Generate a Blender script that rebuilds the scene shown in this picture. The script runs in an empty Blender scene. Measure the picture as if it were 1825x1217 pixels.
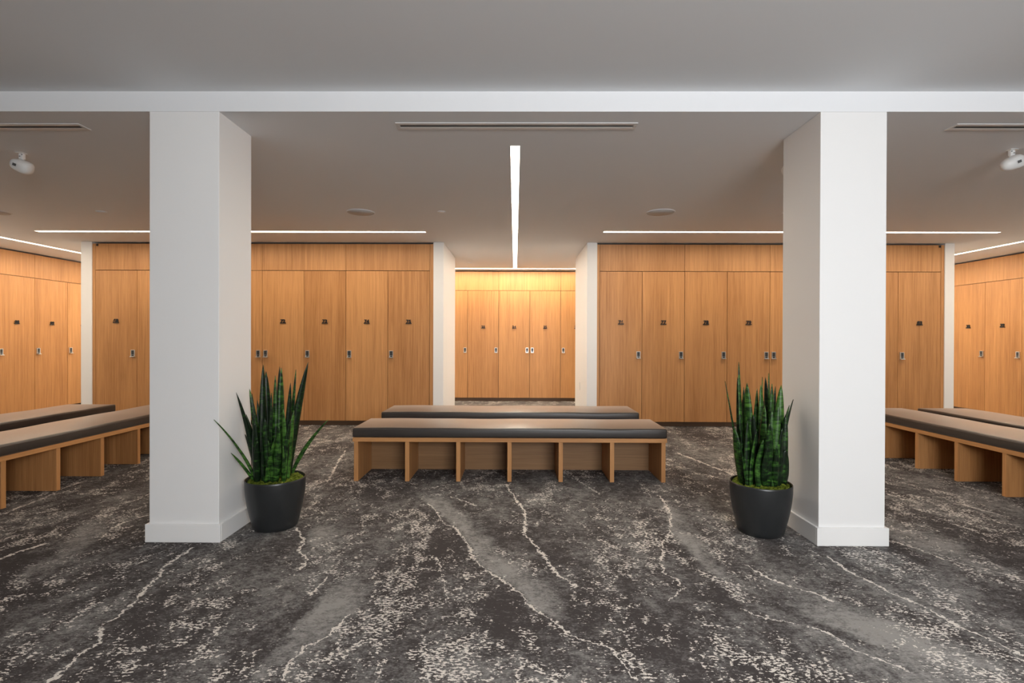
import bpy, bmesh, math, random
from mathutils import Vector, Matrix, noise as mnoise

random.seed(7)
SC = bpy.context.scene
COL = SC.collection
PI = math.pi

# ------------------------------------------------------------------ camera
CAM_H = 1.22
FPX = 912.5
cam_data = bpy.data.cameras.new('camera')
cam_data.sensor_width = 36.0
cam_data.lens = 36.0 * FPX / 1825.0
cam_data.clip_start = 0.05
cam = bpy.data.objects.new('camera', cam_data)
COL.objects.link(cam)
RM = (Matrix.Rotation(math.radians(0.345), 3, 'Z') @ Matrix.Rotation(PI / 2 - math.radians(0.22), 3, 'X')
      @ Matrix.Rotation(math.radians(0.18), 3, 'Z'))
cam.matrix_world = Matrix.Translation((0, 0, CAM_H)) @ RM.to_4x4()
SC.camera = cam


def ray(px, py):
    return RM @ Vector(((px - 912.5) / FPX, -(py - 608.5) / FPX, -1))


def on_floor(px, py):
    d = ray(px, py)
    t = -CAM_H / d.z
    return (t * d.x, t * d.y)


def on_depth(px, py, Y):
    d = ray(px, py)
    t = Y / d.y
    return Vector((t * d.x, Y, CAM_H + t * d.z))


# ------------------------------------------------------------------ mesh helpers
def new_bm():
    return bmesh.new()


def box(bm, x0, x1, y0, y1, z0, z1, bevel=0.0, seg=1):
    m = bmesh.new()
    r = bmesh.ops.create_cube(m, size=1.0)
    for v in r['verts']:
        v.co = Vector(((x0 + x1) / 2 + v.co.x * (x1 - x0), (y0 + y1) / 2 + v.co.y * (y1 - y0),
                       (z0 + z1) / 2 + v.co.z * (z1 - z0)))
    if bevel > 0:
        bmesh.ops.bevel(m, geom=m.edges[:], offset=bevel, segments=seg, profile=0.5, affect='EDGES')
    me = bpy.data.meshes.new('tmp')
    m.to_mesh(me)
    m.free()
    bm.from_mesh(me)
    bpy.data.meshes.remove(me)
    return bm


def lathe(bm, prof, n=48, cx=0.0, cy=0.0):
    rings = []
    for (r, z) in prof:
        if r < 1e-6:
            rings.append([bm.verts.new((cx, cy, z))])
        else:
            rings.append([bm.verts.new((cx + r * math.cos(2 * PI * k / n), cy + r * math.sin(2 * PI * k / n), z)) for k in range(n)])
    for a, b in zip(rings[:-1], rings[1:]):
        for k in range(n):
            k2 = (k + 1) % n
            if len(a) == 1 and len(b) == 1:
                continue
            if len(a) == 1:
                bm.faces.new((a[0], b[k2], b[k]))
            elif len(b) == 1:
                bm.faces.new((a[k], a[k2], b[0]))
            else:
                bm.faces.new((a[k], a[k2], b[k2], b[k]))
    return bm


def mesh_of(bm, name, mat, smooth=False):
    bmesh.ops.recalc_face_normals(bm, faces=bm.faces[:])
    me = bpy.data.meshes.new(name)
    bm.to_mesh(me)
    bm.free()
    me.materials.append(mat)
    if smooth:
        for p in me.polygons:
            p.use_smooth = True
    return me


def link(name, me, parent=None, loc=(0, 0, 0)):
    o = bpy.data.objects.new(name, me)
    COL.objects.link(o)
    o.location = loc
    if parent:
        o.parent = parent
    return o


def obj(name, bm, mat, parent=None, loc=(0, 0, 0), smooth=False):
    return link(name, mesh_of(bm, name, mat, smooth), parent, loc)


def thing(name, label, cat, loc=(0, 0, 0), rz=0.0, group=None):
    o = bpy.data.objects.new(name, None)
    o.empty_display_size = 0.1
    COL.objects.link(o)
    o.location = loc
    o.rotation_euler = (0, 0, rz)
    tag(o, label, cat, group)
    return o


def tag(o, label, cat, group=None):
    o['label'] = label
    o['category'] = cat
    if group:
        o['group'] = group
    return o


def struct(name, bm, mat, label, cat, parent=None):
    o = obj(name, bm, mat, parent)
    if parent is None:
        o['kind'] = 'structure'
        tag(o, label, cat)
    return o


def dup(root, loc, rz, label):
    """a copy of a thing with copies of its parts and sub-parts"""
    r = root.copy()
    COL.objects.link(r)
    r.location = loc
    r.rotation_euler = (0, 0, rz)
    r['label'] = label
    for ch in list(root.children):
        c = ch.copy()
        COL.objects.link(c)
        c.parent = r
        for g in list(ch.children):
            d = g.copy()
            COL.objects.link(d)
            d.parent = c
    return r


def auto_smooth(o, ang=40):
    for p in o.data.polygons:
        p.use_smooth = True
    for e in o.data.edges:
        pass
    o.data.set_sharp_from_angle(angle=math.radians(ang))
    return o


# ------------------------------------------------------------------ material helpers
class NT:
    def __init__(self, name):
        self.mat = bpy.data.materials.new(name)
        self.mat.use_nodes = True
        self.t = self.mat.node_tree
        self.bsdf = self.t.nodes['Principled BSDF']

    def n(self, typ, **kw):
        nd = self.t.nodes.new(typ)
        for k, v in kw.items():
            setattr(nd, k, v)
        return nd

    def put(self, sock, v):
        if isinstance(v, bpy.types.NodeSocket):
            self.t.links.new(v, sock)
        else:
            sock.default_value = v

    def m(self, op, a, b=None, c=None, clamp=False):
        nd = self.n('ShaderNodeMath', operation=op, use_clamp=clamp)
        self.put(nd.inputs[0], a)
        if b is not None:
            self.put(nd.inputs[1], b)
        if c is not None:
            self.put(nd.inputs[2], c)
        return nd.outputs[0]

    def rng(self, v, a, b, c=0.0, d=1.0, smooth=False):
        nd = self.n('ShaderNodeMapRange')
        if smooth:
            nd.interpolation_type = 'SMOOTHSTEP'
        self.put(nd.inputs[0], v)
        for i, x in enumerate((a, b, c, d)):
            self.put(nd.inputs[1 + i], x)
        return nd.outputs[0]

    def scale(self, vec, s, off=(0, 0, 0)):
        nd = self.n('ShaderNodeMapping')
        self.put(nd.inputs['Vector'], vec)
        nd.inputs['Scale'].default_value = s
        nd.inputs['Location'].default_value = off
        return nd.outputs[0]

    def noise(self, vec, scale=1.0, detail=2.0, rough=0.5, dist=0.0):
        nd = self.n('ShaderNodeTexNoise')
        self.put(nd.inputs['Vector'], vec)
        nd.inputs['Scale'].default_value = scale
        nd.inputs['Detail'].default_value = detail
        nd.inputs['Roughness'].default_value = rough
        nd.inputs['Distortion'].default_value = dist
        return nd.outputs[0]

    def mix(self, f, a, b):
        nd = self.n('ShaderNodeMix', data_type='RGBA')
        self.put(nd.inputs[0], f)
        self.put(nd.inputs[6], a if isinstance(a, bpy.types.NodeSocket) else (*a, 1))
        self.put(nd.inputs[7], b if isinstance(b, bpy.types.NodeSocket) else (*b, 1))
        return nd.outputs[2]

    def ramp(self, f, stops):
        nd = self.n('ShaderNodeValToRGB')
        self.put(nd.inputs[0], f)
        cr = nd.color_ramp
        while len(cr.elements) < len(stops):
            cr.elements.new(0.5)
        for e, (p, c) in zip(cr.elements, stops):
            e.position = p
            e.color = (*c, 1)
        return nd.outputs[0]

    def bump(self, h, strength=0.2, dist=0.01):
        nd = self.n('ShaderNodeBump')
        nd.inputs['Strength'].default_value = strength
        nd.inputs['Distance'].default_value = dist
        self.put(nd.inputs['Height'], h)
        self.t.links.new(nd.outputs[0], self.bsdf.inputs['Normal'])

    def set(self, color=None, rough=None, spec=None, metal=None):
        if color is not None:
            self.put(self.bsdf.inputs['Base Color'], color if isinstance(color, bpy.types.NodeSocket) else (*color, 1))
        if rough is not None:
            self.put(self.bsdf.inputs['Roughness'], rough)
        if spec is not None:
            self.put(self.bsdf.inputs['Specular IOR Level'], spec)
        if metal is not None:
            self.put(self.bsdf.inputs['Metallic'], metal)
        return self.mat

    def objco(self):
        return self.n('ShaderNodeTexCoord').outputs['Object']

    def rand(self):
        return self.n('ShaderNodeObjectInfo').outputs['Random']


def plain(name, color, rough=0.5, spec=0.5, metal=0.0, bump=0.0, bscale=200):
    k = NT(name)
    if bump:
        k.bump(k.noise(k.objco(), bscale, 3), bump, 0.002)
    return k.set(color, rough, spec, metal)


def wood(name, lo, hi, axis='Z', rough=0.45):
    k = NT(name)
    co = k.objco()
    off = k.n('ShaderNodeCombineXYZ')
    r = k.rand()
    for i, s in enumerate((37.0, 53.0, 19.0)):
        k.put(off.inputs[i], k.m('MULTIPLY', r, s))
    add = k.n('ShaderNodeVectorMath', operation='ADD')
    k.put(add.inputs[0], co)
    k.put(add.inputs[1], off.outputs[0])
    v = add.outputs[0]
    sc = {'Z': (1, 1, 0.022), 'X': (0.022, 1, 1), 'Y': (1, 0.022, 1)}[axis]
    v2 = k.scale(v, sc)
    fine = k.noise(v2, 150, 3, 0.6)
    mid = k.noise(v2, 38, 2, 0.55)
    wide = k.noise(k.scale(v, {'Z': (1, 1, 0.12), 'X': (0.12, 1, 1), 'Y': (1, 0.12, 1)}[axis]), 5, 2, 0.5)
    f = k.m('ADD', k.m('MULTIPLY', fine, 0.5), k.m('ADD', k.m('MULTIPLY', mid, 0.35), k.m('MULTIPLY', wide, 0.3)))
    f = k.m('ADD', f, k.m('MULTIPLY', k.m('SUBTRACT', r, 0.5), 0.10))
    c = k.ramp(f, [(0.38, lo), (0.58, [(a + b) / 2 for a, b in zip(lo, hi)]), (0.78, hi)])
    k.bump(fine, 0.04, 0.001)
    return k.set(c, rough, 0.4)


WOOD_LO, WOOD_HI = (0.34, 0.148, 0.048), (0.62, 0.315, 0.122)
M_oak = wood('oak veneer vertical grain', WOOD_LO, WOOD_HI, 'Z')
M_oak_x = wood('oak veneer grain along x', WOOD_LO, WOOD_HI, 'X')
M_oak_shade = wood('oak back board with painted shade', (0.19, 0.100, 0.042), (0.30, 0.165, 0.075), 'X')  # bench oak darkened in its colour to stand for shade inside the compartments
M_plinth = wood('dark oak plinth', (0.10, 0.055, 0.03), (0.16, 0.09, 0.05), 'X')
M_carcass = plain('dark locker carcass', (0.05, 0.028, 0.014), 0.7)
M_paint = plain('white wall paint', (0.80, 0.795, 0.785), 0.55, 0.3, bump=0.03, bscale=350)
M_ceil = plain('ceiling paint', (0.775, 0.785, 0.80), 0.8, 0.2, bump=0.02, bscale=300)
M_trim = plain('white satin trim', (0.82, 0.815, 0.80), 0.35, 0.4)
M_white = plain('white plastic', (0.75, 0.75, 0.74), 0.4)
M_plate = plain('white cover plate', (0.93, 0.93, 0.92), 0.4)
M_grille = plain('speaker grille', (0.50, 0.49, 0.48), 0.7, bump=0.3, bscale=900)
M_dark = plain('dark slot', (0.015, 0.015, 0.016), 0.6)
M_vent = plain('vent enamel', (0.66, 0.65, 0.64), 0.4)
M_alu = plain('anodised aluminium', (0.62, 0.60, 0.58), 0.35, metal=0.6)
M_silver = plain('brushed silver', (0.78, 0.77, 0.75), 0.28, metal=0.9)
M_keypad = plain('keypad dark', (0.045, 0.045, 0.045), 0.4)
M_black = plain('black number', (0.010, 0.008, 0.008), 0.5)
M_pot = plain('charcoal planter', (0.020, 0.0215, 0.0225), 0.33, 0.5)


def leather():
    k = NT('dark brown leather')
    co = k.objco()
    h = k.noise(co, 420, 3, 0.6)
    w = k.noise(co, 3.0, 3)
    k.bump(k.m('ADD', k.m('MULTIPLY', h, 0.25), w), 0.06, 0.01)
    c = k.mix(k.rng(w, 0.3, 0.7), (0.024, 0.019, 0.017), (0.034, 0.027, 0.023))
    k.bsdf.inputs['Sheen Weight'].default_value = 0.55
    k.bsdf.inputs['Sheen Roughness'].default_value = 0.35
    k.bsdf.inputs['Sheen Tint'].default_value = (0.80, 0.62, 0.48, 1)
    return k.set(c, 0.36, 0.75)


M_leather = leather()


def glow(name, col, strength):
    k = NT(name)
    k.set((0.8, 0.8, 0.8), 0.5)
    k.bsdf.inputs['Emission Color'].default_value = (*col, 1)
    k.bsdf.inputs['Emission Strength'].default_value = strength
    return k.mat


STRIP = 50.0
M_glow = glow('warm white light diffuser', (1.0, 0.84, 0.65), STRIP)
M_glow_s = glow('warm white bright diffuser', (1.0, 0.83, 0.63), STRIP * 1.35)
M_glow_c = glow('neutral white light diffuser', (1.0, 0.89, 0.74), STRIP * 1.25)
M_glow_fill = glow('added fill light diffuser', (1.0, 0.95, 0.88), STRIP * 0.12)


def leaf_mat():
    k = NT('snake plant leaf')
    co = k.objco()
    a = k.noise(k.scale(co, (1, 1, 3.2)), 17, 3, 0.65, 0.6)
    b = k.noise(k.scale(co, (1, 1, 0.1)), 120, 2)
    f = k.m('ADD', k.m('MULTIPLY', a, 0.8), k.m('MULTIPLY', b, 0.2))
    f = k.m('ADD', f, k.m('MULTIPLY', k.m('SUBTRACT', k.rand(), 0.5), 0.20))
    c = k.ramp(f, [(0.43, (0.003, 0.010, 0.003)), (0.53, (0.015, 0.052, 0.008)), (0.65, (0.062, 0.160, 0.024))])
    k.bump(b, 0.05, 0.002)
    return k.set(c, 0.36, 0.35)


M_leaf = leaf_mat()


def moss_mat():
    k = NT('reindeer moss')
    n = k.noise(k.objco(), 60, 5, 0.7)
    k.bump(n, 0.9, 0.02)
    c = k.ramp(n, [(0.35, (0.035, 0.055, 0.005)), (0.52, (0.14, 0.18, 0.018)), (0.68, (0.30, 0.32, 0.055))])
    return k.set(c, 0.9, 0.1)


M_moss = moss_mat()

# ------------------------------------------------------------------ carpet
VEINS = [  # traced weave lines of the marbled carpet: width in m, strength, pixel points
    (0.016, 1.0, [(903, 862), (904, 867), (920, 890), (935, 910), (937, 931), (934, 951), (952, 970), (971, 993), (992, 1023), (1008, 1032), (1028, 1046)]),
    (0.013, 0.9, [(762, 895), (785, 920), (791, 933), (811, 940), (834, 970), (842, 993), (860, 1013), (890, 1030), (928, 1057), (950, 1087), (981, 1102), (1018, 1132), (1060, 1145), (1090, 1156), (1109, 1181), (1139, 1215)]),
    (0.010, 0.7, [(776, 989), (785, 1015), (793, 1045), (798, 1075)]),
    (0.014, 0.9, [(1176, 884), (1190, 905), (1195, 918), (1192, 955), (1178, 970), (1182, 985), (1177, 1004), (1184, 1023), (1207, 1032), (1218, 1049), (1188, 1072)]),
    (0.016, 1.0, [(527, 940), (542, 960), (533, 981), (547, 996), (534, 1017)]),
    (0.014, 1.0, [(584, 1025), (571, 1043), (549, 1061)]),
    (0.011, 1.0, [(625, 1093), (610, 1106), (589, 1129), (568, 1142), (542, 1155), (521, 1173), (513, 1189), (503, 1212)]),
    (0.018, 1.0, [(345, 975), (318, 993), (293, 1009), (280, 1029), (261, 1048), (235, 1078), (212, 1097), (183, 1113), (180, 1125), (173, 1146), (147, 1162), (124, 1182), (104, 1202), (88, 1216)]),
    (0.030, 0.65, [(267, 916), (240, 924), (212, 934), (190, 950), (176, 963)]),
    (0.022, 0.9, [(85, 968), (33, 983), (0, 996), (-40, 1010)]),
    (0.022, 0.7, [(156, 856), (114, 869), (82, 887), (42, 901), (0, 919)]),
    (0.016, 1.0, [(1473, 990), (1511, 1017), (1545, 1034), (1596, 1060), (1647, 1080), (1681, 1100), (1715, 1121), (1766, 1139), (1823, 1168)]),
    (0.020, 0.8, [(1327, 1005), (1368, 1029), (1409, 1046), (1450, 1056), (1484, 1072)]),
    (0.013, 0.8, [(1314, 1083), (1358, 1100), (1420, 1112), (1470, 1124), (1504, 1148), (1545, 1168), (1589, 1182), (1630, 1202)]),
    (0.018, 0.8, [(1589, 964), (1636, 978), (1681, 997), (1749, 1012), (1823, 1031)]),
    (0.022, 0.8, [(617, 802), (604, 821), (583, 860)]),
    (0.024, 0.8, [(1207, 807), (1263, 829), (1308, 846)]),
    (0.022, 0.8, [(1578, 878), (1609, 890), (1718, 900), (1800, 922)]),
    (0.016, 0.7, [(800, 885), (830, 893), (850, 902)]),
    (0.016, 0.7, [(1020, 848), (1045, 866), (1072, 882)]),
]
BANDS = [  # paler bands: strength, left edge, right edge
    (1.0, [(738, 878), (811, 940), (834, 970), (842, 993), (860, 1013), (890, 1030), (928, 1057), (950, 1087), (985, 1102), (1018, 1128)],
          [(790, 878), (845, 930), (872, 962), (885, 985), (915, 1003), (948, 1025), (975, 1050), (1000, 1080), (1012, 1098), (1020, 1128)]),
    (1.0, [(600, 1040), (560, 1080), (534, 1106), (513, 1137), (482, 1166), (456, 1189), (440, 1216)],
          [(660, 1040), (640, 1080), (610, 1106), (589, 1129), (542, 1155), (521, 1173), (500, 1216)]),
    (0.9, [(1192, 903), (1191, 948), (1225, 975), (1250, 1012), (1290, 1040)],
          [(1211, 903), (1212, 940), (1248, 963), (1268, 1005), (1312, 1036)]),
    (0.7, [(150, 925), (100, 985), (40, 1015), (10, 1045)], [(215, 925), (150, 985), (95, 1015), (40, 1045)]),
    (0.7, [(1545, 930), (1590, 960), (1660, 990)], [(1650, 930), (1690, 960), (1745, 995)]),
    (0.8, [(1400, 1080), (1470, 1112), (1560, 1150), (1620, 1180)], [(1490, 1080), (1590, 1112), (1680, 1150), (1760, 1180)]),
    (0.6, [(560, 930), (545, 960), (550, 985)], [(600, 930), (590, 960), (570, 985)]),
]
BLOBS = [  # dense light flecks: centre, half width and half height in pixels
    (800, 1165, 80, 34), (930, 1150, 30, 45), (685, 1027, 28, 12), (655, 1058, 28, 22), (870, 1035, 55, 22),
    (60, 1130, 55, 30), (230, 1150, 40, 28), (130, 1020, 25, 28), (1265, 1150, 45, 18), (1655, 1135, 55, 22),
    (1130, 1110, 45, 26), (1130, 985, 45, 25), (1070, 985, 40, 18), (1560, 1000, 60, 24), (560, 1180, 40, 30),
    (880, 928, 35, 14), (750, 940, 50, 12), (350, 1060, 60, 30), (1700, 1080, 40, 20), (1330, 1010, 40, 16),
    (90, 960, 60, 12), (1240, 880, 50, 10), (640, 925, 60, 10), (1520, 930, 40, 14), (1060, 905, 60, 10),
]


def carpet():
    k = NT('marbled carpet')
    co = k.objco()
    sep = k.n('ShaderNodeSeparateXYZ')
    k.put(sep.inputs[0], co)
    X, Y = sep.outputs[0], sep.outputs[1]
    wob = k.n('ShaderNodeTexNoise')
    k.put(wob.inputs['Vector'], co)
    wob.inputs['Scale'].default_value = 17
    wob.inputs['Detail'].default_value = 4
    wob.inputs['Roughness'].default_value = 0.7
    ws = k.n('ShaderNodeSeparateXYZ')
    k.put(ws.inputs[0], wob.outputs[1])
    wx = k.m('MULTIPLY', k.m('SUBTRACT', ws.outputs[0], 0.5), 0.075)
    wy = k.m('MULTIPLY', k.m('SUBTRACT', ws.outputs[1], 0.5), 0.06)
    PX, PY = k.m('ADD', X, wx), k.m('ADD', Y, wy)

    def curve_x(pts):
        w = sorted((on_floor(*p) for p in pts), key=lambda q: q[1])
        ys, xs = [], []
        for (x, y) in w:
            if not ys or y > ys[-1] + 0.004:
                ys.append(y)
                xs.append(x)
        y0, y1, x0, x1 = ys[0], ys[-1], min(xs) - 0.001, max(xs) + 0.001
        t = k.rng(PY, y0, y1)
        fc = k.n('ShaderNodeFloatCurve')
        c = fc.mapping.curves[0]
        P = [((y - y0) / (y1 - y0), (x - x0) / (x1 - x0)) for x, y in zip(xs, ys)]
        c.points[0].location = P[0]
        c.points[1].location = P[-1]
        for p in P[1:-1]:
            c.points.new(*p)
        for p in c.points:
            p.handle_type = 'VECTOR'
        fc.mapping.update()
        k.put(fc.inputs['Value'], t)
        xv = k.rng(fc.outputs[0], 0, 1, x0, x1)
        return xv, y0, y1

    hf = k.noise(k.scale(co, (0.68, 1.25, 1)), 82, 2, 0.6)             # dashes of single tufts
    hf2 = k.noise(k.scale(co, (0.8, 1.4, 1), (3, 7, 0)), 125, 2, 0.6)   # pile
    # soft patches that run along the room, plus smaller clouds
    low = k.noise(k.scale(co, (1.0, 0.42, 1), (4.2, 1.3, 0)), 1.5, 4, 0.6, 0.8)
    low2 = k.noise(k.scale(co, (1.0, 0.60, 1), (11, 5, 0)), 5.0, 4, 0.65, 0.5)
    low3 = k.noise(k.scale(co, (0.9, 0.95, 1), (2, 15, 0)), 15.0, 5, 0.7, 0.3)
    dens = k.noise(k.scale(co, (1.0, 0.50, 1), (-3, 9, 0)), 2.3, 7, 0.68, 0.9)
    dens2 = k.noise(k.scale(co, (0.9, 0.8, 1), (6, 2, 0)), 13.0, 4, 0.7, 0.3)
    g = k.m('ADD', k.m('MULTIPLY', low, 0.60), k.m('ADD', k.m('MULTIPLY', low2, 0.42), k.m('MULTIPLY', low3, 0.46)))
    low4 = k.noise(k.scale(co, (0.75, 1.2, 1), (9, 1, 0)), 34.0, 4, 0.75)
    g = k.m('ADD', g, k.m('MULTIPLY', low4, 0.55))
    g = k.m('SUBTRACT', g, 0.515)
    band = None
    for s, L, R in BANDS:
        xl, a0, a1 = curve_x(L)
        xr, b0, b1 = curve_x(R)
        inside = k.m('MULTIPLY', k.rng(k.m('SUBTRACT', PX, xl), -0.02, 0.03), k.rng(k.m('SUBTRACT', xr, PX), -0.06, 0.08))
        y0, y1 = max(a0, b0), min(a1, b1)
        ends = k.m('MULTIPLY', k.rng(PY, y0 - 0.05, y0 + 0.12), k.rng(PY, y1 - 0.20, y1 + 0.08, 1.0, 0.0))
        v = k.m('MULTIPLY', k.m('MULTIPLY', inside, ends), s)
        band = v if band is None else k.m('MAXIMUM', band, v)
    g = k.m('ADD', g, k.m('MULTIPLY', band, 0.23))
    g = k.m('ADD', g, k.m('MULTIPLY', k.m('SUBTRACT', hf2, 0.5), 0.35))
    g = k.m('ADD', g, k.m('MULTIPLY', k.m('SUBTRACT', hf, 0.5), 0.30))

    BX = k.m('ADD', PX, k.m('MULTIPLY', k.m('SUBTRACT', low2, 0.5), 0.5))
    BY = k.m('ADD', PY, k.m('MULTIPLY', k.m('SUBTRACT', low3, 0.5), 0.7))
    blob = None
    for (px, py, hw, hh) in BLOBS:
        cx, cy = on_floor(px, py)
        x2, _ = on_floor(px + hw, py)
        _, y2 = on_floor(px, py - hh)
        _, y3 = on_floor(px, py + hh)
        rx, ry = abs(x2 - cx), abs(y2 - y3) / 2
        a = k.m('POWER', k.m('DIVIDE', k.m('SUBTRACT', BX, cx), rx), 2)
        b = k.m('POWER', k.m('DIVIDE', k.m('SUBTRACT', BY, cy), ry), 2)
        v = k.rng(k.m('ADD', a, b), 1.6, 0.2)
        blob = v if blob is None else k.m('MAXIMUM', blob, v)

    d = k.m('ADD', k.m('MULTIPLY', k.m('SUBTRACT', dens, 0.5), 1.05), k.m('MULTIPLY', k.m('SUBTRACT', dens2, 0.5), 0.95))
    d = k.m('ADD', d, k.m('MULTIPLY', blob, 0.07))
    d = k.m('SUBTRACT', d, k.m('MULTIPLY', band, 0.12))
    # faint hairline veins between the traced ones
    rn = k.noise(k.scale(co, (1.0, 0.45, 1), (21, -6, 0)), 1.9, 6, 0.66, 0.5)
    ridge = k.rng(k.m('ABSOLUTE', k.m('SUBTRACT', rn, 0.5)), 0.0, 0.016, 1.0, 0.0)
    d = k.m('ADD', d, k.m('MULTIPLY', ridge, k.m('MULTIPLY', k.rng(dens2, 0.40, 0.60), 0.14)))
    d = k.m('MINIMUM', d, 0.165)
    speck = k.rng(k.m('ADD', hf, d), 0.660, 0.690)

    jn = k.n('ShaderNodeTexNoise')
    k.put(jn.inputs['Vector'], co)
    jn.inputs['Scale'].default_value = 48
    jn.inputs['Detail'].default_value = 2
    js = k.n('ShaderNodeSeparateXYZ')
    k.put(js.inputs[0], jn.outputs[1])
    VX = k.m('ADD', PX, k.m('MULTIPLY', k.m('SUBTRACT', js.outputs[0], 0.5), 0.045))
    vein = None
    for w, s, pts in VEINS:
        xv, y0, y1 = curve_x(pts)
        dist = k.m('ABSOLUTE', k.m('SUBTRACT', VX, xv))
        v = k.rng(dist, w * 0.88, w * 0.03)
        ends = k.m('MULTIPLY', k.rng(PY, y0 - 0.005, y0 + 0.01), k.rng(PY, y1 - 0.01, y1 + 0.005, 1.0, 0.0))
        v = k.m('MULTIPLY', k.m('MULTIPLY', v, ends), s)
        vein = v if vein is None else k.m('MAXIMUM', vein, v)
    vt = k.m('ADD', vein, k.m('MULTIPLY', k.m('SUBTRACT', hf, 0.5), 1.6))
    vt = k.m('ADD', vt, k.m('MULTIPLY', k.m('SUBTRACT', dens2, 0.5), 2.2))
    vein = k.m('MULTIPLY', k.rng(vt, 0.42, 0.62), k.rng(vein, 0.02, 0.2))
    light = k.m('MAXIMUM', vein, speck, clamp=True)

    base = k.ramp(g, [(0.41, CARPET_DARK), (0.48, CARPET_LOW), (0.57, CARPET_MID), (0.74, CARPET_HIGH)])
    col = k.mix(light, base, CARPET_LIGHT)
    k.bump(k.m('ADD', hf2, k.m('MULTIPLY', hf, 0.6)), 0.35, 0.006)
    return k.set(col, 0.95, 0.08)


CARPET_DARK, CARPET_LOW = (0.060, 0.053, 0.052), (0.092, 0.085, 0.083)
CARPET_MID, CARPET_HIGH = (0.165, 0.158, 0.153), (0.30, 0.290, 0.275)
CARPET_LIGHT = (0.70, 0.655, 0.60)
M_carpet = carpet()

# ------------------------------------------------------------------ setting
ZC, ZF = 2.58, 2.70            # rear and front ceiling heights
YP = 3.06                      # plane of the column fronts and the ceiling step
YL = 7.20                      # plane of the island locker doors
XL, XR = -7.72, 7.72           # planes of the side locker doors
YB = 10.10                     # plane of the back locker doors

bm = new_bm()
box(bm, -8.5, 8.5, -2.2, 10.9, -0.10, 0.0)
struct('floor', bm, M_carpet, 'dark grey carpet with pale marbled streaks across the whole room', 'carpet')

bm = new_bm()
box(bm, -8.5, 8.5, YP, 10.9, ZC, ZC + 0.25)
box(bm, -8.5, 8.5, -2.2, YP, ZF, ZF + 0.13)
struct('ceiling', bm, M_ceil, 'pale ceiling that steps down at the two white columns', 'ceiling')

bm = new_bm()
box(bm, -8.5, -8.36, -2.2, 10.9, 0, ZF)
box(bm, -8.36, XL, -2.2, 6.970, 0, ZC)
box(bm, -8.36, XL, 9.402, 10.9, 0, ZC)
struct('wall_left', bm, M_paint, 'white wall behind the lockers at the left side of the room', 'wall')
bm = new_bm()
box(bm, 8.36, 8.5, -2.2, 10.9, 0, ZF)
box(bm, XR, 8.36, -2.2, 7.232, 0, ZC)
box(bm, XR, 8.36, 9.688, 10.9, 0, ZC)
struct('wall_right', bm, M_paint, 'white wall behind the lockers at the right side of the room', 'wall')
bm = new_bm()
box(bm, -8.36, 8.36, 10.74, 10.9, 0, ZC)
box(bm, XL, -1.552, YB, 10.74, 0, ZC)
box(bm, 1.516, XR, YB, 10.74, 0, ZC)
struct('wall_back', bm, M_paint, 'white wall behind the far row of lockers in the centre passage', 'wall')

# front wall behind the camera, with an assumed, unseen window added for frontal light
YF = -2.0
ASSUMED_WINS = [(0.25, 2.45)]
WZ0, WZ1 = 1.15, 2.5
bm = new_bm()
xs = [-8.36] + [v for w in ASSUMED_WINS for v in w] + [8.36]
for a, b in zip(xs[0::2], xs[1::2]):
    box(bm, a, b, YF - 0.2, YF, 0, ZF)
for a, b in ASSUMED_WINS:
    box(bm, a, b, YF - 0.2, YF, 0, WZ0)
    box(bm, a, b, YF - 0.2, YF, WZ1, ZF)
struct('wall_front', bm, M_paint, 'white wall with an assumed window behind the viewer', 'wall')
for i, (a, b) in enumerate(ASSUMED_WINS):  # frame of the assumed window, out of view
    bm = new_bm()
    t = 0.05
    box(bm, a, a + t, YF - 0.16, YF - 0.04, WZ0, WZ1)
    box(bm, b - t, b, YF - 0.16, YF - 0.04, WZ0, WZ1)
    box(bm, a + t, b - t, YF - 0.16, YF - 0.04, WZ0, WZ0 + t)
    box(bm, a + t, b - t, YF - 0.16, YF - 0.04, WZ1 - t, WZ1)
    box(bm, (a + b) / 2 - 0.02, (a + b) / 2 + 0.02, YF - 0.13, YF - 0.07, WZ0 + t, WZ1 - t)
    struct('assumed_window_%d' % (i + 1), bm, M_trim,
           'assumed white framed wide window, unseen behind the viewer', 'window')

# the two locker islands: white walls that wrap the rows of lockers
for side, (n0, n1, a, b) in (('left', (-6.125, -1.008, -5.972, -1.150)), ('right', (1.008, 6.130, 1.148, 6.000))):
    bm = new_bm()
    box(bm, n0, a, YL - 0.012, 8.58, 0, ZC)
    box(bm, b, n1, YL - 0.012, 8.58, 0, ZC)
    box(bm, a, b, YL + 0.64, 8.58, 0, ZC)
    struct('wall_center_' + side, bm, M_paint, 'white wall block that holds the %s row of oak lockers' % side, 'wall')

# columns with their baseboards
for side, x0, x1, y1 in (('left', -2.195, -1.776, 3.435), ('right', 1.813, 2.206, 3.485)):
    bm = new_bm()
    box(bm, x0, x1, YP, y1, 0, ZC, 0.003, 2)
    o = struct('column', bm, M_paint, 'square white column beside the %s potted snake plant' % side, 'column')
    bm = new_bm()
    t = 0.016
    h = 0.108
    box(bm, x0 - t, x1 + t, YP - t, YP, 0, h, 0.002)
    box(bm, x0 - t, x1 + t, y1, y1 + t, 0, h, 0.002)
    box(bm, x0 - t, x0, YP, y1, 0, h, 0.002)
    box(bm, x1, x1 + t, YP, y1, 0, h, 0.002)
    obj('baseboard', bm, M_trim, o)

# ------------------------------------------------------------------ lockers
DOOR_T, DOOR_Z0, DOOR_Z1 = 0.020, 0.070, 2.178
FAS_Z0, FAS_Z1 = 2.1855, 2.558
LOCK_Z, NUM_Z = 1.012, 1.447


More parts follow.
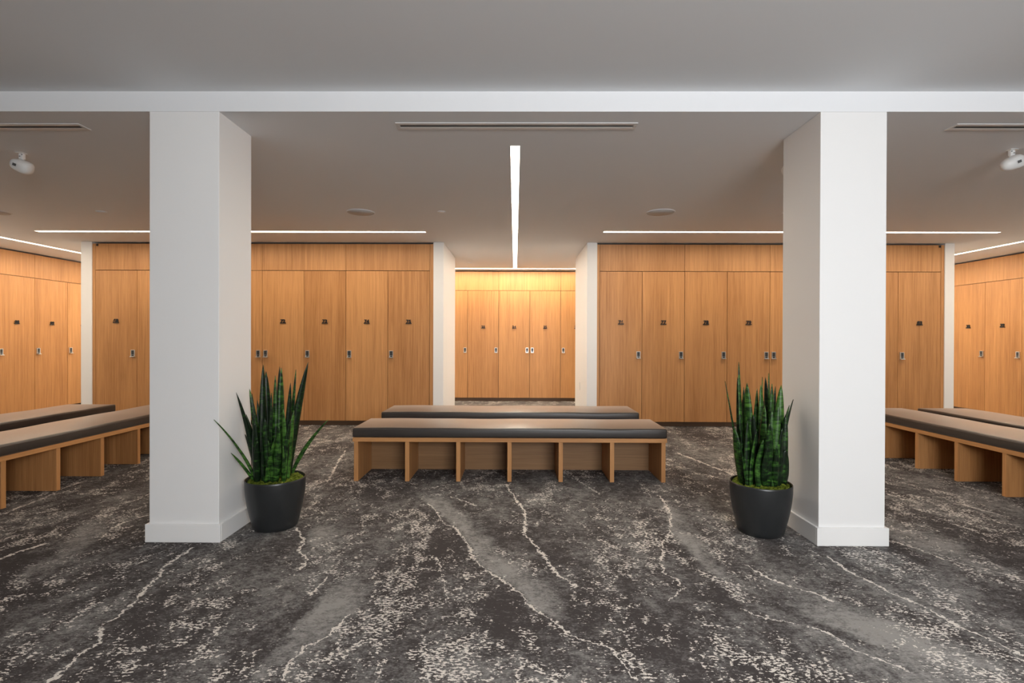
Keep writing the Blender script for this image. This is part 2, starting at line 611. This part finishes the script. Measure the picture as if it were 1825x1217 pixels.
def lock_meshes():
    bm = new_bm()
    W, Hh = 0.027, 0.047
    # housing frame around the keypad, stepping out to a pull lip at the bottom
    box(bm, -W, W, -0.010, 0, -Hh, Hh, 0.003, 2)
    box(bm, -W, -W + 0.007, -0.017, -0.010, -Hh + 0.004, Hh, 0.001)
    box(bm, W - 0.007, W, -0.017, -0.010, -Hh + 0.004, Hh, 0.001)
    box(bm, -W + 0.007, W - 0.007, -0.017, -0.010, Hh - 0.008, Hh, 0.001)
    box(bm, -W - 0.002, W + 0.002, -0.036, 0, -Hh - 0.008, -Hh + 0.004, 0.003, 2)
    housing = mesh_of(bm, 'lock', M_silver)
    bm = new_bm()
    box(bm, -0.0195, 0.0195, -0.0145, -0.0105, -0.021, 0.0385, 0.001)
    for r in range(5):
        for c in range(2):
            x, z = -0.009 + 0.018 * c, 0.030 - 0.0105 * r
            box(bm, x - 0.0055, x + 0.0055, -0.0160, -0.0145, z - 0.003, z + 0.003, 0.0008)
    keypad = mesh_of(bm, 'keypad', M_keypad)
    bm = new_bm()
    box(bm, -0.015, 0.015, -0.020, -0.0105, -0.0405, -0.0245, 0.003, 2)
    latch = mesh_of(bm, 'latch', M_dark)
    return housing, keypad, latch


LOCK = lock_meshes()


def number_mesh(txt):
    cu = bpy.data.curves.new('digits', 'FONT')
    cu.body = txt
    cu.size = 0.066
    cu.align_x = 'CENTER'
    cu.extrude = 0.004
    cu.offset = 0.0026
    cu.space_character = 1.08
    to = bpy.data.objects.new('digits', cu)
    COL.objects.link(to)
    bpy.context.view_layer.update()
    me = bpy.data.meshes.new_from_object(to.evaluated_get(bpy.context.evaluated_depsgraph_get()))
    bpy.data.objects.remove(to)
    bm = new_bm()
    bm.from_mesh(me)
    bpy.data.meshes.remove(me)
    bmesh.ops.transform(bm, matrix=Matrix.Rotation(PI / 2, 4, 'X'), verts=bm.verts[:])
    for v in bm.verts:
        v.co.y -= 0.008
    box(bm, -0.041, 0.041, -0.012, -0.0005, -0.010, 0.0015)
    return mesh_of(bm, 'number', M_black)


_row_meshes = {}


def locker(num, pos, rz, w, lock_side, label, group):
    """one full-height locker; pos is the floor point under the middle of its door, the door faces local -y"""
    if w not in _row_meshes:
        bm = new_bm()
        box(bm, -w / 2 + 0.001, w / 2 - 0.001, DOOR_T + 0.001, 0.60, 0.066, 2.555)
        body = mesh_of(bm, 'carcass', M_carcass)
        bm = new_bm()
        g = 0.0030
        box(bm, -w / 2 + g, w / 2 - g, 0, DOOR_T, DOOR_Z0, DOOR_Z1, 0.0008)
        door = mesh_of(bm, 'door', M_oak)
        bm = new_bm()
        box(bm, -w / 2, w / 2, 0.055, 0.075, 0.0, 0.066)
        pl = mesh_of(bm, 'plinth', M_plinth)
        _row_meshes[w] = (body, door, pl)
    body, door, pl = _row_meshes[w]
    t = thing('locker', label, 'locker', pos, rz, group)
    link('carcass', body, t)
    link('door', door, t)
    link('plinth', pl, t)
    link('number', number_mesh(num), t, (0, 0, NUM_Z))
    lk = link('lock', LOCK[0], t, (lock_side * (w / 2 - 0.052), 0, LOCK_Z))
    link('keypad', LOCK[1], lk)
    link('latch', LOCK[2], lk)
    return t


def fascia(pos, rz, w, label, group):
    bm = new_bm()
    box(bm, -w / 2 + 0.002, w / 2 - 0.002, 0, DOOR_T, FAS_Z0, FAS_Z1, 0.0006)
    for v in bm.verts:
        v.co.z -= FAS_Z0
    o = obj('fascia_panel', bm, M_oak, None, (pos[0], pos[1], FAS_Z0))
    o.rotation_euler = (0, 0, rz)
    tag(o, label, 'panel', group)


def filler(x0, x1, label):
    bm = new_bm()
    box(bm, x0, x1, YL, YL + 0.04, 0.066, 2.558)
    o = obj('end_panel', bm, M_oak)
    tag(o, label, 'panel', 'narrow oak end panels')


# left island, numbers 68 to 75
G = 'oak lockers of the left island row'
W1, X1 = 0.5910, -5.931
vis = {68: 'oak locker numbered 68 at the left end of the left island row',
       72: 'oak locker numbered 72, first whole door right of the left white column',
       73: 'oak locker numbered 73 behind the tallest leaf of the left snake plant',
       74: 'oak locker numbered 74, second from the right end of the left island row',
       75: 'oak locker numbered 75 at the right end of the left island row, beside the passage',
       69: 'oak locker just right of locker 68, mostly hidden by the left white column',
       70: 'oak locker between lockers 69 and 71, behind the left white column',
       71: 'narrow strip of oak locker against the left white column, lock at its right edge'}
for i in range(8):
    n = 68 + i
    lab = vis.get(n, 'tall oak locker numbered %d with a silver keypad lock' % n)
    locker(str(n), (X1 + W1 * (i + 0.5), YL, 0), 0, W1, 1 if i < 4 else -1, lab, G)
for i in range(4):
    fascia((X1 + W1 * (2 * i + 1), YL), 0, 2 * W1,
           ['oak fascia panel above locker 68 at the left end of the left island',
            'oak fascia panel mostly hidden by the top of the left white column',
            'oak fascia panel above lockers 72 and 73, right of the left white column',
            'oak fascia panel above lockers 74 and 75, ending at the passage wall'][i],
           'fascia panels above the left island lockers')
filler(-5.971, -5.933, 'narrow oak end strip at the far left end of the left island, beside locker 68')
filler(X1 + 8 * W1 + 0.002, -1.151, 'narrow oak end strip left of the passage, beside locker 75')

# right island, numbers 76 to 83
G = 'oak lockers of the right island row'
W2, X2 = 0.5960, 1.186
vis = {76: 'oak locker numbered 76 at the left end of the right island row, beside the passage',
       77: 'oak locker numbered 77, second from the left end of the right island row',
       78: 'oak locker numbered 78, third from the left end of the right island row',
       79: 'oak locker numbered 79 above the right snake plant, its lock on the right edge',
       83: 'oak locker numbered 83 at the right end of the right island row',
       80: 'oak locker strip right of locker 79, cut off by the right white column',
       81: 'oak locker between lockers 80 and 82, behind the right white column',
       82: 'oak locker just left of locker 83, mostly hidden by the right white column'}
for i in range(8):
    n = 76 + i
    lab = vis.get(n, 'tall oak locker numbered %d with a silver keypad lock' % n)
    locker(str(n), (X2 + W2 * (i + 0.5), YL, 0), 0, W2, 1 if i < 4 else -1, lab, G)
for i in range(4):
    fascia((X2 + W2 * (2 * i + 1), YL), 0, 2 * W2,
           ['oak fascia panel above lockers 76 and 77, starting at the passage wall',
            'oak fascia panel above lockers 78 and 79, left of the right white column',
            'oak fascia panel mostly hidden by the top of the right white column',
            'oak fascia panel above locker 83 at the right end of the right island'][i],
           'fascia panels above the right island lockers')
filler(1.149, 1.184, 'narrow oak end strip right of the passage, beside locker 76')
filler(X2 + 8 * W2 + 0.002, 5.998, 'narrow oak end strip at the far right end of the right island, beside locker 83')

# back row seen through the central passage
G = 'oak lockers of the far row'
W3, X3 = 0.611, -1.546
vis = {23: 'oak locker numbered 23 in the far row, left of the passage middle',
       24: 'oak locker numbered 24 in the far row, in the middle of the passage view',
       25: 'oak locker numbered 25 in the far row, lock on its left edge',
       22: 'oak locker left of locker 23 in the far row, cut off by the passage wall',
       26: 'oak locker at the right of the far row, number cut off by the passage wall'}
for i in range(5):
    n = 22 + i
    lab = vis.get(n, 'oak locker numbered %d in the far row seen through the central passage' % n)
    locker(str(n), (X3 + W3 * (i + 0.5), YB, 0), 0, W3, 1 if i < 3 else -1, lab, G)
fascia((X3 + W3, YB), 0, 2 * W3, 'left oak fascia panel above the far row in the passage, over locker 23', 'fascia panels above the far lockers')
fascia((X3 + 3 * W3, YB), 0, 2 * W3, 'wide middle oak fascia panel above the far row, under the bright passage light', 'fascia panels above the far lockers')
fascia((X3 + 4.5 * W3, YB), 0, W3, 'short oak fascia panel at the right end of the far row', 'fascia panels above the far lockers')

# left side wall, doors face +x (numbers run away from the viewer)
G = 'oak lockers along the left side wall'
W4, Y4 = 0.603, 6.979
vis = {8: 'oak locker numbered 08, nearer of the two numbered doors on the left side wall',
       9: 'oak locker numbered 09, farther of the two numbered doors on the left side wall',
       7: 'oak locker at the very left edge of the photo, left of locker 08',
       10: 'oak locker right of locker 09, partly hidden by the white wall end'}
for i in range(4):
    n = 7 + i
    lab = vis.get(n, 'oak locker numbered %02d on the left side wall behind the benches' % n)
    locker('%02d' % n, (XL, Y4 + W4 * (i + 0.5), 0), PI / 2, W4, -1, lab, G)
fascia((XL, Y4 + W4), PI / 2, 2 * W4, 'nearer oak fascia panel on the left side wall, at the photo edge', 'fascia panels on the left side wall')
fascia((XL, Y4 + 3 * W4), PI / 2, 2 * W4, 'farther oak fascia panel on the left side wall, ending at the white wall end', 'fascia panels on the left side wall')

# right side wall, doors face -x
G = 'oak lockers along the right side wall'
W5, Y5 = 0.612, 7.236
vis = {40: 'oak locker numbered 40 at the right edge of the photo on the side wall',
       39: 'oak locker numbered 39, farther of the numbered doors on the right side wall',
       38: 'narrow visible strip of oak locker left of locker 39, beside the white wall end',
       37: 'oak locker beyond locker 38, behind the white wall end'}
for i in range(4):
    n = 40 - i
    lab = vis.get(n, 'oak locker numbered %d on the right side wall behind the benches' % n)
    locker(str(n), (XR, Y5 + W5 * (i + 0.5), 0), -PI / 2, W5, 1, lab, G)
fascia((XR, Y5 + W5 * 0.5), -PI / 2, W5, 'nearer oak fascia panel on the right side wall, at the photo edge', 'fascia panels on the right side wall')
fascia((XR, Y5 + W5 * 2), -PI / 2, 2 * W5, 'farther oak fascia panel on the right side wall, beside the white wall end', 'fascia panels on the right side wall')
fascia((XR, Y5 + W5 * 3.5), -PI / 2, W5, 'oak fascia panel hidden behind the white wall end at right', 'fascia panels on the right side wall')

# ------------------------------------------------------------------ benches
BL, BD = 2.70, 0.55       # length, depth


def make_bench(label, loc, rz, group):
    """local: length along x, open compartments face -y, origin at the floor under the middle of the front edge"""
    t = thing('bench', label, 'bench', loc, rz, group)
    bm = new_bm()
    box(bm, -BL / 2, BL / 2, 0, BD, 0.3755, 0.460, 0.016, 4)
    bmesh.ops.subdivide_edges(bm, edges=[e for e in bm.edges if abs(e.verts[0].co.x - e.verts[1].co.x) > 1.5], cuts=39)
    for v in bm.verts:      # upholstery: the top swells a little and the front edge sags unevenly
        u = v.co.x
        if v.co.z > 0.44:
            v.co.z += 0.004 * (1 - (2 * (v.co.y - BD / 2) / BD) ** 2) + 0.0015 * math.sin(u * 5.1) + 0.001 * math.sin(u * 11.3 + 1)
    cu = obj('cushion', bm, M_leather, t, smooth=True)
    auto_smooth(cu, 60)
    bm = new_bm()
    # seam welt along the upper front edge and back edge
    for y in (-0.001, BD + 0.001):
        box(bm, -BL / 2 + 0.012, BL / 2 - 0.012, y - 0.002, y + 0.002, 0.4415, 0.4455, 0.0015, 2)
    obj('piping', bm, M_leather, cu)
    bm = new_bm()
    box(bm, -BL / 2 + 0.004, BL / 2 - 0.004, 0.004, BD - 0.004, 0.340, 0.375, 0.001)
    obj('seat_board', bm, M_oak_x, t)
    pitch = (BL - 0.028 - 0.036) / 6
    for k in range(7):
        x = -BL / 2 + 0.032 + pitch * k
        bm = new_bm()
        box(bm, x - 0.018, x + 0.018, 0.010, BD - 0.010, 0.0, 0.3395, 0.001)
        obj('end_panel' if k in (0, 6) else 'divider', bm, M_oak, t)
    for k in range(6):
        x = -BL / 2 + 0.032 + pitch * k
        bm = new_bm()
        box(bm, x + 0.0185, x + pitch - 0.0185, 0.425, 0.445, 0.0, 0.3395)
        obj('back_panel', bm, M_oak_shade, t)
    return t


gb = 'oak benches with dark leather cushions'
b0 = make_bench('front bench of the central pair, facing the viewer, with open shoe compartments', (-0.045, 4.375, 0), 0, gb)
dup(b0, (-0.050, 5.345, 0), 0, 'rear bench of the central pair, only its dark cushion visible behind the front one')
dup(b0, (-3.645, 4.515, 0), PI / 2, 'long bench at left whose compartments face the left column, nearer of the left pair')
dup(b0, (-4.590, 4.515, 0), PI / 2, 'bench at far left nearest the left side lockers, behind the nearer left bench')
dup(b0, (3.835, 4.480, 0), -PI / 2, 'long bench at right whose compartments face the right column, nearer of the right pair')
dup(b0, (4.560, 4.480, 0), -PI / 2, 'bench at far right nearest the right side lockers, behind the nearer right bench')

# ------------------------------------------------------------------ ceiling fittings


def linear_light(name_label, x0, x1, y0, y1, mat, z=ZC):
    t = thing('linear_light', name_label, 'light', ((x0 + x1) / 2, (y0 + y1) / 2, z), 0, 'recessed linear ceiling lights')
    hx, hy = (x1 - x0) / 2, (y1 - y0) / 2
    bm = new_bm()
    r = 0.004
    box(bm, -hx - r, -hx, -hy - r, hy + r, -0.0022, 0)
    box(bm, hx, hx + r, -hy - r, hy + r, -0.0022, 0)
    box(bm, -hx, hx, -hy - r, -hy, -0.0022, 0)
    box(bm, -hx, hx, hy, hy + r, -0.0022, 0)
    obj('frame', bm, M_white, t)
    bm = new_bm()
    box(bm, -hx + 0.0005, hx - 0.0005, -hy + 0.0005, hy - 0.0005, -0.0024, 0)
    obj('diffuser', bm, mat, t)
    return t


SW = 0.033
linear_light('bright linear light running down the middle of the central passage ceiling', -0.004 - SW, -0.004 + SW, 3.60, 9.74, M_glow_c)
linear_light('bright linear light across the ceiling before the left island lockers', -6.09, -1.14, 6.485 - SW, 6.485 + SW, M_glow)
linear_light('bright linear light across the ceiling before the right island lockers', 1.11, 6.05, 6.455 - SW, 6.455 + SW, M_glow)
linear_light('far bright linear light crossing the passage ceiling before lockers 23 to 25', -6.7, 6.7, 9.815 - SW, 9.815 + SW, M_glow_s)
linear_light('slanting bright linear light at left edge above the left side lockers', -6.94 - SW, -6.94 + SW, 4.2, 9.78, M_glow_s)
linear_light('slanting bright linear light at right edge above the right side lockers', 6.92 - SW, 6.92 + SW, 4.2, 9.78, M_glow_s)


linear_light('added dimmed fill light across the front ceiling, unseen, overhead of the viewer', -0.7, 3.3, 0.75 - SW, 0.75 + SW, M_glow_fill, ZF)  # added out of view to light columns and benches from above


def slot_diffuser(cx, cy, w, label):
    t = thing('air_vent', label, 'vent', (cx, cy, ZC), 0, 'linear slot air vents')
    h, d = w / 2, 0.050
    bm = new_bm()
    # flanged frame around the opening, chamfered towards the ceiling
    f = 0.031
    box(bm, -h, h, -d, -d + f, -0.006, 0, 0.002)
    box(bm, -h, h, d - f, d, -0.006, 0, 0.002)
    box(bm, -h, -h + 0.022, -d + f, d - f, -0.006, 0, 0.002)
    box(bm, h - 0.022, h, -d + f, d - f, -0.006, 0, 0.002)
    obj('frame', bm, M_vent, t)
    bm = new_bm()
    box(bm, -h + 0.0225, h - 0.0225, -d + f + 0.0005, d - f - 0.0005, -0.0015, 0)
    obj('slot', bm, M_dark, t)
    bm = new_bm()
    box(bm, -h + 0.0225, h - 0.0225, 0.012, 0.016, -0.0055, -0.0018)
    obj('deflector', bm, M_alu, t)


slot_diffuser(0.004, 3.262, 1.525, 'slim slot air vent in the ceiling between the two columns')
slot_diffuser(-3.530, 3.280, 1.525, 'slim slot air vent in the ceiling at the left edge')
slot_diffuser(3.525, 3.275, 1.525, 'slim slot air vent in the ceiling at the right edge')


def disc(name, cx, cy, r, mat, label, cat, group, part=None):
    t = thing(name, label, cat, (cx, cy, ZC), 0, group)
    bm = new_bm()
    lathe(bm, [(r, 0), (r, -0.004), (r - 0.006, -0.007), (r - 0.010, -0.006), (r - 0.010, -0.003), (0, -0.003)], 40)
    obj('rim', bm, M_ceil, t, smooth=True)
    bm = new_bm()
    lathe(bm, [(r - 0.0105, -0.0032), (r - 0.0105, -0.0055), (0, -0.0065)], 40)
    obj(part, bm, mat, t, smooth=True)


gs = 'round ceiling speakers'
disc('ceiling_speaker', -1.66, 5.49, 0.150, M_grille, 'round flush speaker in the ceiling left of the central light', 'speaker', gs, 'grille')
disc('ceiling_speaker', 1.545, 5.47, 0.152, M_grille, 'round flush speaker in the ceiling right of the central light', 'speaker', gs, 'grille')
disc('ceiling_speaker', -5.63, 5.49, 0.150, M_grille, 'round flush speaker cut off by the left edge of the photo', 'speaker', gs, 'grille')
gp = 'small round sprinkler covers'
disc('ceiling_sprinkler_cover', -0.788, 5.457, 0.042, M_plate, 'small white round sprinkler cover left of the central light', 'sprinkler', gp, 'plate')
disc('ceiling_sprinkler_cover', -4.449, 5.481, 0.052, M_ceil, 'small round sprinkler cover left of the left column', 'sprinkler', gp, 'plate')
disc('ceiling_sprinkler_cover', 2.885, 5.481, 0.042, M_plate, 'small round sprinkler cover peeking out behind the right column', 'sprinkler', gp, 'plate')
disc('ceiling_sprinkler_cover', -0.813, 9.108, 0.042, M_ceil, 'small round sprinkler cover deep in the central passage ceiling', 'sprinkler', gp, 'plate')


def sensor(px, py, mirror, label):
    """white swivel-mounted ceiling device: plate, bracket, tilted rounded body with a small dark label"""
    t = thing('ceiling_sensor', label, 'sensor', (px, py, ZC), 0, 'white swivel ceiling sensors')
    s = mirror
    bm = new_bm()
    box(bm, -0.028, 0.028, -0.022, 0.022, -0.004, 0, 0.002)
    obj('mounting_plate', bm, M_white, t)
    bm = new_bm()
    box(bm, -0.016 - 0.006 * s, 0.016 - 0.006 * s, -0.013, 0.013, -0.046, -0.0042, 0.005, 2)
    lathe(bm, [(0, -0.042), (0.010, -0.044), (0.012, -0.056), (0.009, -0.066), (0, -0.066)], 16, -0.008 * s, 0)
    br = obj('bracket', bm, M_white, t)
    bm = new_bm()
    for z, x in ((-0.030, 0.004), (-0.018, -0.012)):
        lathe(bm, [(0, z), (0.004, z), (0.004, z + 0.004), (0, z + 0.004)], 10, (x - 0.006) * s, -0.0145)
    obj('screw', bm, M_dark, br)
    # body: rounded wedge, wide face turned to the room's outer side
    bm = new_bm()
    L, Wd, Hh = 0.070, 0.050, 0.047
    nu, nv = 22, 14
    rows = []
    for i in range(nu + 1):
        u = i / nu
        ax = -L + 2 * L * u
        prof = max(0.0, 1 - abs(2 * u - 1) ** 3.2) ** 0.45
        taper = 0.82 + 0.30 * u
        ring = []
        for j in range(nv):
            a = 2 * PI * j / nv
            c, q = math.cos(a), math.sin(a)
            ring.append(bm.verts.new((ax, Wd * prof * taper * math.copysign(abs(c) ** 0.7, c), Hh * prof * taper * math.copysign(abs(q) ** 0.75, q))))
        rows.append(ring)
    for a, b in zip(rows[:-1], rows[1:]):
        for j in range(nv):
            bm.faces.new((a[j], a[(j + 1) % nv], b[(j + 1) % nv], b[j]))
    bmesh.ops.remove_doubles(bm, verts=bm.verts[:], dist=1e-5)
    body = obj('body', bm, M_white, t, (-0.014 * s, -0.012, -0.100), smooth=True)
    body.rotation_euler = (math.radians(18), math.radians(-22 * s), math.radians(-14 * s))
    bm = new_bm()
    box(bm, -0.011, 0.011, -0.0535, -0.051, -0.009, 0.009)
    lb = obj('sticker', bm, plain('grey sticker', (0.09, 0.09, 0.09), 0.6), body, (0.012 * s, -0.0005, 0.006))


sensor(-3.637, 3.75, -1, 'white swivel sensor hanging from the ceiling at the left edge')
sensor(3.53, 3.665, 1, 'white swivel sensor hanging from the ceiling at the right edge')
sensor(2.035, 3.78, 1, 'white swivel sensor almost hidden behind the top of the right column')

# small black door contacts on the fascia corners
for x, lab in ((-5.900, 'tiny black contact at the top left corner above locker 68'), (5.930, 'tiny black contact at the top right corner above locker 83')):
    bm = new_bm()
    box(bm, x - 0.012, x + 0.012, YL - 0.014, YL - 0.0005, 2.522, 2.552, 0.003, 2)
    tag(obj('door_contact', bm, M_black), lab, 'contact', 'tiny black contacts')

# blank wall plate on the right wall of the passage
t = thing('wall_plate', 'small white wall plate on the right side wall of the central passage', 'wall plate', (1.0075, 7.95, 0.46), 0)
bm = new_bm()
box(bm, -0.006, 0, -0.038, 0.038, -0.06, 0.06, 0.002, 2)
obj('plate', bm, M_white, t)
bm = new_bm()
box(bm, -0.009, -0.0062, -0.017, 0.017, -0.033, 0.033, 0.001)
obj('rocker', bm, M_trim, t)
t.location.z = CAM_H - 0.72

# ------------------------------------------------------------------ potted snake plants
POT_H = 0.318


def leaf(parent, base, tip, width, face, bow, ripple):
    """a stiff strap leaf: gutter-shaped cross-section, tapering to a point, 3 mm thick"""
    bm = new_bm()
    n, mcount = 16, 5
    ax = tip - base
    L = ax.length
    ctrl = base + ax * 0.5 + Vector((-ax.x, -ax.y, 0)) * 0.22 + bow
    pts = []
    for i in range(n + 1):
        t = i / n
        pts.append(base * (1 - t) ** 2 + ctrl * 2 * t * (1 - t) + tip * t * t)
    rows = []
    for i, p in enumerate(pts):
        t = i / n
        d = (pts[min(i + 1, n)] - pts[max(i - 1, 0)]).normalized()
        a = face + 0.5 * (t - 0.3) * ripple
        side = Vector((math.cos(a), math.sin(a), 0))
        side = (side - d * side.dot(d)).normalized()
        nor = d.cross(side)
        w = width * min(1.0, 0.62 + 0.95 * t) * max(0.0, 1 - t ** 3.0) ** 0.75 * (1 + 0.07 * ripple * math.sin(9 * t + face))
        w = max(w, 0.0008)
        row = []
        for j in range(mcount):
            s = 2 * j / (mcount - 1) - 1
            q = p + side * (s * w / 2) + nor * (w * 0.30 * (s * s - 0.4) * (1 - 0.5 * t))
            row.append((q, nor))
        rows.append(row)
    th = 0.0032
    top = [[bm.verts.new(q + m * th / 2) for q, m in r] for r in rows]
    bot = [[bm.verts.new(q - m * th / 2) for q, m in r] for r in rows]
    for i in range(n):
        for j in range(mcount - 1):
            bm.faces.new((top[i][j], top[i][j + 1], top[i + 1][j + 1], top[i + 1][j]))
            bm.faces.new((bot[i][j + 1], bot[i][j], bot[i + 1][j], bot[i + 1][j + 1]))
        bm.faces.new((top[i][0], top[i + 1][0], bot[i + 1][0], bot[i][0]))
        bm.faces.new((top[i + 1][-1], top[i][-1], bot[i][-1], bot[i + 1][-1]))
    bm.faces.new((top[n][0], top[n][1], bot[n][1], bot[n][0])) if False else None
    bm.faces.new([top[n][j] for j in range(mcount)] + [bot[n][j] for j in reversed(range(mcount))])
    bm.faces.new([bot[0][j] for j in range(mcount)] + [top[0][j] for j in reversed(range(mcount))])
    return obj('leaf', bm, M_leaf, parent, smooth=True)


def plant(cx, cy, x_org, leaves, label, seed, wide):
    rnd = random.Random(seed)
    t = thing('potted_snake_plant', label, 'plant', (cx, cy, 0), 0, 'potted snake plants')
    bm = new_bm()
    lathe(bm, [(0, 0), (0.128, 0), (0.134, 0.004), (0.141, 0.03), (0.156, 0.09), (0.169, 0.15), (0.178, 0.21), (0.183, 0.265), (0.184, 0.305),
               (0.1835, 0.315), (0.181, POT_H), (0.178, POT_H - 0.002), (0.1765, 0.300), (0.174, 0.262), (0, 0.258)], 72)
    pot = obj('pot', bm, M_pot, t)
    auto_smooth(pot, 50)
    bm = new_bm()
    rings, seg = 16, 80
    rr = [[bm.verts.new((0, 0, 0.300))]]
    for i in range(1, rings + 1):
        r = 0.1735 * i / rings
        ring = []
        for k in range(seg):
            a = 2 * PI * k / seg
            x, y = r * math.cos(a), r * math.sin(a)
            h = 0.306 + 0.018 * mnoise.noise(Vector((x * 28 + seed, y * 28, 0))) + 0.012 * mnoise.noise(Vector((x * 75, y * 75, seed)))
            h += 0.010 * (1 - (i / rings) ** 2) - (0.014 if i == rings else 0)
            ring.append(bm.verts.new((x, y, h)))
        rr.append(ring)
    for k in range(seg):
        bm.faces.new((rr[0][0], rr[1][k], rr[1][(k + 1) % seg]))
    for a, b in zip(rr[1:-1], rr[2:]):
        for k in range(seg):
            bm.faces.new((a[k], b[k], b[(k + 1) % seg], a[(k + 1) % seg]))
    obj('moss', bm, M_moss, t, smooth=True)
    for (tx, ty, bx, by, w, dep, *tipdep) in leaves:
        yb = cy + max(dep, -0.085)
        yt = cy + (tipdep[0] if tipdep else dep * 1.35 + rnd.uniform(-0.02, 0.02))
        tip = on_depth(x_org + tx / 3.38, 620 + ty / 3.38, yt)
        b = on_depth(x_org + bx / 3.38, 620 + by / 3.38, yb)
        base = Vector((b.x - cx, b.y - cy, 0.270))
        r = math.hypot(base.x, base.y)
        if r > 0.112:
            base.x *= 0.112 / r
            base.y *= 0.112 / r
        tip = tip - Vector((cx, cy, 0))
        leaf(t, base, tip, w * wide, rnd.uniform(-1.05, 1.05), Vector((rnd.uniform(-0.012, 0.012), rnd.uniform(-0.012, 0.012), 0)), rnd.uniform(-1, 1))
    return t


# each leaf: tip and base as read from a photo crop, width in metres, depth behind (+) or before (-) the pot's middle
LEFT = [
    (38, 432, 240, 790, 0.026, -0.06, -0.34), (140, 632, 236, 785, 0.018, -0.07, -0.20), (176, 590, 240, 795, 0.026, -0.09, -0.15), (172, 268, 255, 800, 0.028, 0.0, -0.13),
    (252, 245, 246, 790, 0.036, 0.02, 0.02), (268, 275, 285, 800, 0.050, -0.02), (300, 315, 300, 800, 0.036, 0.06), (335, 100, 335, 800, 0.050, 0.00),
    (352, 140, 380, 800, 0.066, 0.03), (408, 165, 395, 800, 0.036, -0.02), (434, 112, 408, 800, 0.034, 0.06), (444, 118, 430, 800, 0.054, 0.01),
    (500, 210, 460, 790, 0.038, -0.01), (532, 130, 470, 780, 0.048, 0.05), (606, 86, 478, 770, 0.052, 0.02), (538, 310, 490, 780, 0.040, 0.07),
    (728, 430, 500, 740, 0.024, 0.11), (232, 400, 250, 790, 0.024, 0.04, -0.02), (318, 430, 330, 810, 0.046, -0.09), (345, 420, 372, 812, 0.042, -0.10),
    (405, 545, 350, 812, 0.030, -0.12), (150, 560, 244, 788, 0.014, -0.05, -0.19), (520, 375, 478, 790, 0.046, -0.04), (455, 360, 452, 800, 0.042, -0.07),
    (280, 440, 270, 800, 0.050, -0.06), (385, 270, 360, 805, 0.056, -0.04), (430, 470, 410, 812, 0.044, -0.10), (500, 430, 470, 800, 0.040, -0.08),
    (225, 520, 255, 800, 0.044, 0.00, -0.03), (365, 560, 385, 815, 0.034, -0.12), (300, 560, 292, 812, 0.040, -0.11), (455, 590, 455, 808, 0.036, -0.11),
]
RIGHT = [
    (158, 85, 195, 800, 0.044, 0.03), (75, 200, 160, 790, 0.026, 0.02), (150, 175, 185, 795, 0.032, 0.07), (207, 210, 225, 800, 0.058, -0.01),
    (188, 235, 190, 795, 0.036, 0.05), (268, 245, 250, 800, 0.032, 0.04), (262, 290, 240, 800, 0.030, 0.08), (300, 175, 290, 810, 0.042, 0.05),
    (290, 222, 305, 820, 0.056, 0.00), (318, 175, 328, 805, 0.038, 0.07), (338, 152, 345, 805, 0.036, 0.04), (358, 215, 352, 810, 0.040, 0.01),
    (378, 230, 382, 810, 0.034, 0.06), (413, 222, 402, 812, 0.056, 0.02), (396, 335, 345, 830, 0.058, -0.08), (486, 310, 438, 800, 0.048, 0.00, -0.03),
    (462, 345, 430, 800, 0.036, 0.04), (440, 612, 420, 805, 0.068, -0.05), (128, 475, 158, 790, 0.054, 0.00), (166, 395, 180, 790, 0.026, -0.03),
    (315, 345, 290, 820, 0.048, -0.04), (360, 370, 330, 830, 0.050, -0.07), (268, 490, 238, 805, 0.040, -0.06), (305, 555, 288, 822, 0.048, -0.11),
    (388, 590, 382, 822, 0.034, -0.10), (345, 450, 340, 830, 0.052, -0.11), (212, 440, 208, 805, 0.046, -0.06), (440, 400, 415, 810, 0.050, -0.03),
    (330, 600, 320, 828, 0.040, -0.125), (160, 560, 175, 800, 0.034, -0.06), (245, 400, 262, 812, 0.042, -0.03), (420, 480, 395, 818, 0.046, -0.07),
]
plant(-1.560, 3.330, 370, LEFT, 'snake plant in a charcoal pot beside the left column, leaves splaying outward', 3, 1.2)
plant(1.570, 3.275, 1270, RIGHT, 'snake plant in a charcoal pot beside the right column, dense upright leaves', 8, 1.38)

# ------------------------------------------------------------------ light
def area(name, loc, rot, sx, sy, power, col):
    d = bpy.data.lights.new(name, 'AREA')
    d.shape = 'RECTANGLE'
    d.size, d.size_y = sx, sy
    d.energy = power
    d.color = col
    o = bpy.data.objects.new(name, d)
    COL.objects.link(o)
    o.location = loc
    o.rotation_euler = rot
    return o


for i, ((a, b), p) in enumerate(zip(ASSUMED_WINS, (198,))):
    area('assumed_daylight', ((a + b) / 2, YF - 0.02, (WZ0 + WZ1) / 2), (PI / 2, 0, 0), b - a - 0.12, WZ1 - WZ0 - 0.12, p, (0.97, 0.985, 1.0))  # added area lamp in the assumed window, giving the frontal light

w = bpy.data.worlds.new('world')
SC.world = w
w.use_nodes = True
w.node_tree.nodes['Background'].inputs[0].default_value = (0.55, 0.65, 0.8, 1)
w.node_tree.nodes['Background'].inputs[1].default_value = 0.5

# ------------------------------------------------------------------ colour management
vs = SC.view_settings
SC.display_settings.display_device = 'sRGB'
vs.view_transform = 'Standard'
vs.look = 'None'
vs.gamma = 1.0
vs.use_curve_mapping = False
vs.exposure = 0.0
SC.cycles.max_bounces = 10
SC.cycles.diffuse_bounces = 6
SC.cycles.use_denoising = True
SC.cycles.sample_clamp_indirect = 8.0
SC.cycles.sample_clamp_direct = 9.0
